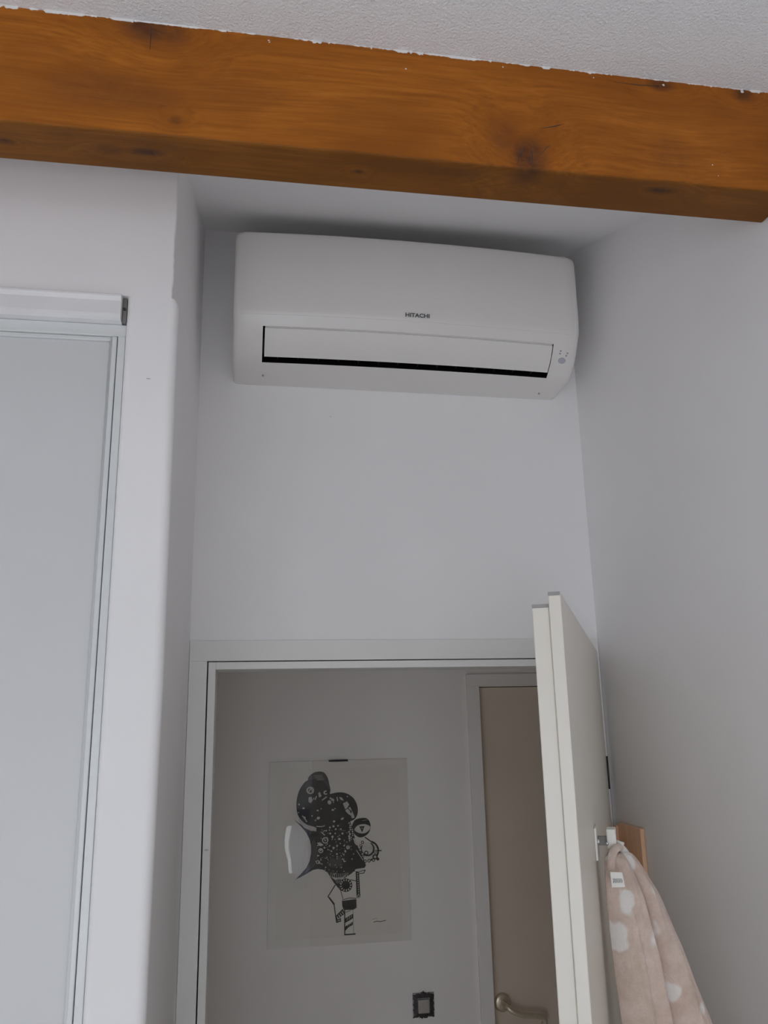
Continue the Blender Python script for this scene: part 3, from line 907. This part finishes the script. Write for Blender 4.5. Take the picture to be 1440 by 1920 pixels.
# star shaped body with long curved points
K.poly([(293, 672), (350, 715), (430, 740), (560, 720), (800, 680), (825, 790), (860, 930), (905, 1010), (932, 1085)], 1, True) if False else None
body = ([(293, 672), (330, 705), (380, 735), (430, 745), (560, 735), (700, 700), (790, 690), (815, 760), (835, 860), (870, 940), (905, 1010), (930, 1080), (920, 1108), (840, 1120), (800, 1160), (740, 1198), (690, 1203), (625, 1188)]
        + [(585, 1150), (545, 1125), (495, 1118), (450, 1130), (400, 1160), (350, 1188), (298, 1212)]
        + [(345, 1165), (395, 1110), (425, 1050), (438, 980), (438, 910), (425, 850), (395, 790), (350, 735), (310, 695)])
K.poly(body, 0.8, False)
G.poly([(440, 900), (470, 860), (500, 980), (490, 1060), (440, 1115), (380, 1160), (420, 1080), (440, 990)], 1.2)
# pale band under the big balloon
W.poly([(325, 655), (365, 698), (430, 735), (487, 747), (487, 780), (440, 776), (380, 748), (335, 700)], 3, False)
W.line([(490, 735), (530, 738), (560, 730)], 8, 3)
# details in the big balloon
W.ring(435, 405, 28, 13, 3); W.line([(420, 420), (440, 385), (455, 415)], 7, 3)
W.poly([(420, 470), (445, 462), (455, 500), (440, 525), (418, 510)], 3, False); W.line([(460, 490), (468, 475)], 8, 3)
W.line([(478, 490), (490, 460)], 10, 3); W.poly([(505, 430), (520, 418), (535, 460), (512, 470)], 3, False)
W.ring(572, 425, 14, 12, 3, 14, 40, 300); W.line([(540, 495), (580, 465)], 9, 3)
for (x, y, r) in ((335, 535, 7), (375, 570, 9), (385, 655, 8), (505, 660, 13), (500, 590, 8), (450, 640, 6), (330, 610, 5), (480, 680, 6), (530, 575, 5), (400, 690, 6)):
    W.disc(x, y, r, 3, r * 1.25, 8, random.random() * 3)
W.line([(365, 640), (395, 680)], 9, 3)
for k in range(4): W.line([(470 + 8 * k, 270 + 12 * k), (540 + 6 * k, 262 + 14 * k)], 3, 2)
# details in the second balloon
W.disc(605, 515, 17, 3, 20); W.disc(632, 490, 12, 3); W.disc(615, 478, 9, 3); W.line([(640, 520), (645, 490)], 6, 3)
W.line([(678, 500), (672, 468)], 9, 3); W.poly([(690, 465), (715, 470), (735, 500), (705, 490)], 3, False)
W.poly([(725, 525), (762, 505), (782, 535), (765, 565), (745, 580)], 3, False)
W.poly([(745, 590), (790, 555), (828, 640), (800, 640), (770, 620)], 3, False); K.line([(770, 570), (800, 600)], 8, 4); K.disc(797, 600, 8, 4, 14)
W.disc(815, 650, 16, 3, 10); W.disc(765, 460, 6, 3); W.disc(635, 585, 12, 3, 9); W.disc(655, 572, 6, 3); W.disc(720, 665, 16, 3, 9, 10, -0.6)
# eye
W.poly([(828, 768), (850, 732), (890, 716), (930, 716), (972, 738), (955, 775), (915, 798), (870, 795)], 3)
K.poly([(872, 735), (920, 732), (898, 790)], 4, False); W.disc(897, 752, 5, 5)
W.line([(900, 682), (945, 675)], 3, 3)
# crowded body
for k in range(9): W.disc(785 + random.uniform(-6, 8), 705 + 20 * k, random.uniform(7, 11), 3, n=8)
for k in range(7): W.disc(805 + random.uniform(-6, 8), 745 + 18 * k, random.uniform(4, 8), 3, n=8)
chain = [(645, 690), (608, 745), (575, 775), (640, 735), (680, 730), (705, 760), (720, 800), (655, 800), (630, 830), (690, 850), (700, 890), (672, 910), (590, 945), (640, 930), (735, 910), (770, 925), (745, 960), (735, 990), (670, 985), (720, 1030), (735, 1050), (800, 1030), (820, 985), (510, 1060), (525, 950), (500, 1000), (610, 800), (660, 760), (560, 930), (620, 960)]
for (x, y) in chain: W.disc(x, y, random.uniform(6, 11), 3, n=9)
for _ in range(120):
    x, y = random.uniform(480, 800), random.uniform(760, 1170)
    if (x - 640) ** 2 / 190 ** 2 + (y - 950) ** 2 / 230 ** 2 < 1 and not (760 < x and 970 < y):
        if random.random() < 0.6: W.disc(x, y, random.uniform(2.5, 6), 3, n=7)
        else: 
            t = random.uniform(0, 3.1); L = random.uniform(6, 16)
            W.line([(x, y), (x + L * math.cos(t), y + L * math.sin(t))], random.uniform(2.5, 5), 3)
W.ring(565, 862, 24, 9, 3); W.disc(565, 862, 7, 3); W.ring(525, 955, 18, 8, 3); W.ring(500, 1058, 14, 6, 3); W.ring(770, 925, 14, 7, 3)
W.poly([(490, 885), (520, 880), (550, 905), (520, 915)], 3, False); W.line([(535, 790), (560, 815)], 9, 3)
G.poly([(600, 1040), (640, 1020), (680, 1080), (640, 1110), (590, 1090)], 2); G.poly([(660, 1020), (700, 1010), (720, 1090), (690, 1110)], 2)
K.poly([(735, 985), (800, 945), (850, 960), (932, 1085), (920, 1108), (840, 1120), (770, 1095), (745, 1040)], 3.5, False)
W.disc(805, 1030, 6, 4); W.disc(820, 985, 5, 4); W.line([(845, 950), (905, 1040)], 6, 4); W.line([(725, 1030), (735, 1055), (750, 1050)], 6, 4)
W.poly([(815, 840), (840, 850), (860, 890), (850, 910), (830, 890)], 3, False); W.poly([(868, 870), (880, 860), (870, 930), (860, 925)], 3, False)
for k in range(10):
    t = k / 9
    W.line([(612 + 150 * t, 1183 + 14 * math.sin(t * 3.1)), (618 + 150 * t, 1150 + 10 * math.sin(t * 3.1))], 4, 3)
W.poly([(605, 1180), (640, 1198), (720, 1190), (760, 1165), (720, 1205), (650, 1215)], 3, False)
# lower stem and cog
K.poly([(585, 1150), (640, 1200), (720, 1215), (690, 1290), (725, 1315), (700, 1310), (640, 1240)], 1.5, False)
K.disc(748, 1262, 60, 2, n=28); 
for k in range(13): 
    t = 2 * math.pi * k / 13
    W.disc(748 + 46 * math.cos(t), 1262 + 46 * math.sin(t), 10, 3, 6, 8, t)
K.line([(640, 1190), (830, 1135)], 8, 2); K.line([(790, 1215), (840, 1225)], 7, 2)
for k in range(4): W.line([(655 + 16 * k, 1215), (672 + 14 * k, 1245)], 4, 3)
# right post
K.poly([(838, 1140), (868, 1140), (880, 1365), (862, 1378), (845, 1370)], 2, False)
for k in range(10): W.disc(855 + k, 1160 + 20 * k, 5, 3, 6, 8)
W.ring(861, 1360, 10, 5, 3); K.line([(850, 1150), (925, 1128), (912, 1155), (870, 1160)], 7, 2.2); W.poly([(850, 1135), (915, 1115), (910, 1130), (860, 1145)], 3.6, False)
# right hand cluster
W.disc(950, 965, 88, 0.6, n=28); K.ring(945, 940, 58, 16, 2.2, 24, -60, 210); K.ring(960, 955, 84, 16, 2.2, 24, -75, 80)
W.disc(950, 935, 46, 2.4, 50, 22); K.line([(925, 835), (1000, 888)], 11, 2.4); K.line([(1035, 955), (1072, 954)], 10, 2.4); K.line([(1020, 950), (1040, 958)], 6, 2.4)
for (x, y, r) in ((900, 880, 15), (885, 910, 14), (880, 950, 14), (900, 985, 15), (935, 975, 20), (925, 1050, 15), (960, 1045, 16), (1015, 1010, 22), (1000, 1040, 15), (905, 1005, 12), (1015, 968, 14)):
    K.disc(x, y, r, 2.6, n=12); W.disc(x, y, r * 0.55, 2.9, n=10)
K.disc(1040, 1030, 14, 2.6); K.ring(1015, 1010, 21, 8, 3)
# legs, stairs and tower
K.line([(652, 1262), (588, 1362), (642, 1435), (655, 1530), (664, 1588)], 9, 2); K.line([(695, 1285), (722, 1380)], 6, 2); K.line([(600, 1370), (645, 1428)], 9, 2)
K.poly([(712, 1400), (843, 1384), (846, 1460), (815, 1478), (730, 1480), (716, 1450)], 2, False)
K.line([(716, 1392), (780, 1375), (845, 1378)], 6, 2)
K.poly([(655, 1532), (720, 1468), (738, 1512), (700, 1540), (706, 1578), (664, 1592)], 2, False)
for k in range(4): W.line([(668 + 15 * k, 1536 - 14 * k), (680 + 15 * k, 1560 - 16 * k)], 7, 3)
W.line([(672, 1555), (696, 1550)], 6, 3); W.line([(672, 1574), (696, 1568)], 6, 3)
K.line([(737, 1480), (737, 1693)], 10, 2); K.line([(735, 1693), (832, 1687)], 11, 2); K.line([(812, 1480), (818, 1687)], 3, 2)
K.poly([(742, 1552), (812, 1512), (812, 1552), (742, 1592)], 2, False); K.poly([(742, 1622), (810, 1580), (810, 1608), (770, 1630), (742, 1660)], 2, False)
for k in range(3): W.line([(758 + 18 * k, 1570 - 10 * k), (764 + 18 * k, 1545 - 10 * k)], 4, 3); W.line([(762 + 16 * k, 1620 - 9 * k), (766 + 16 * k, 1605 - 9 * k)], 4, 3)
W.line([(748, 1500), (800, 1488)], 8, 2.5)
K.line([(745, 1500), (790, 1482)], 4, 2.8)
G.line([(1000, 1586), (1030, 1578), (1060, 1582), (1112, 1570)], 6, 1); G.line([(985, 1562), (1040, 1552)], 2, 1)
K.build('ink_shapes', 'ink'); G.build('grey_wash', 'ink_grey'); W.build('pale_details', 'ink_pale')
box('glass_sheet', (PX0, HY - 0.0100, PZ0), (PX1, HY - 0.0085, PZ1), 'glass', pic)
ca = sheet(600, 122); cb = sheet(770, 112)
box('clip', (ca[0], HY - 0.0115, PZ1 - 0.003), (cb[0], HY - 0.0005, PZ1 + 0.002), 'black', pic, 0.0006)

# ------------------------------------------------------------------ small scuffs on the painted surfaces
def scuff(p, n, r1, r2, parent, ang=0.0):
    p, n = Vector(p), Vector(n)
    u = n.cross(Vector((0, 0, 1))).normalized(); w = Vector((0, 0, 1))
    ca_, sa_ = math.cos(ang), math.sin(ang)
    V = []
    for k in range(12):
        t = 2 * math.pi * k / 12
        a_, b_ = r1 * math.cos(t) * random.uniform(.7, 1.1), r2 * math.sin(t) * random.uniform(.7, 1.1)
        V.append(p + n * 0.0003 + u * (a_ * ca_ - b_ * sa_) + w * (a_ * sa_ + b_ * ca_))
    pydata('scuff_mark', V, [tuple(range(12))], 'scuff', parent)
M['scuff'] = paint('scuffed_paint', (0.56, 0.54, 0.53, 1), 0.8, 0.1, 200)
scuff((0.179, 0, 2.605), (0, -1, 0), 0.0012, 0.0012, bpy.data.objects['wall_back'])
scuff((-0.165, YP, 2.449), (0, -1, 0), 0.0040, 0.0012, bpy.data.objects['wall_wardrobe'], 0.1)
scuff((-0.0745, -0.003, 1.671), (0, -1, 0), 0.0045, 0.0020, t1)
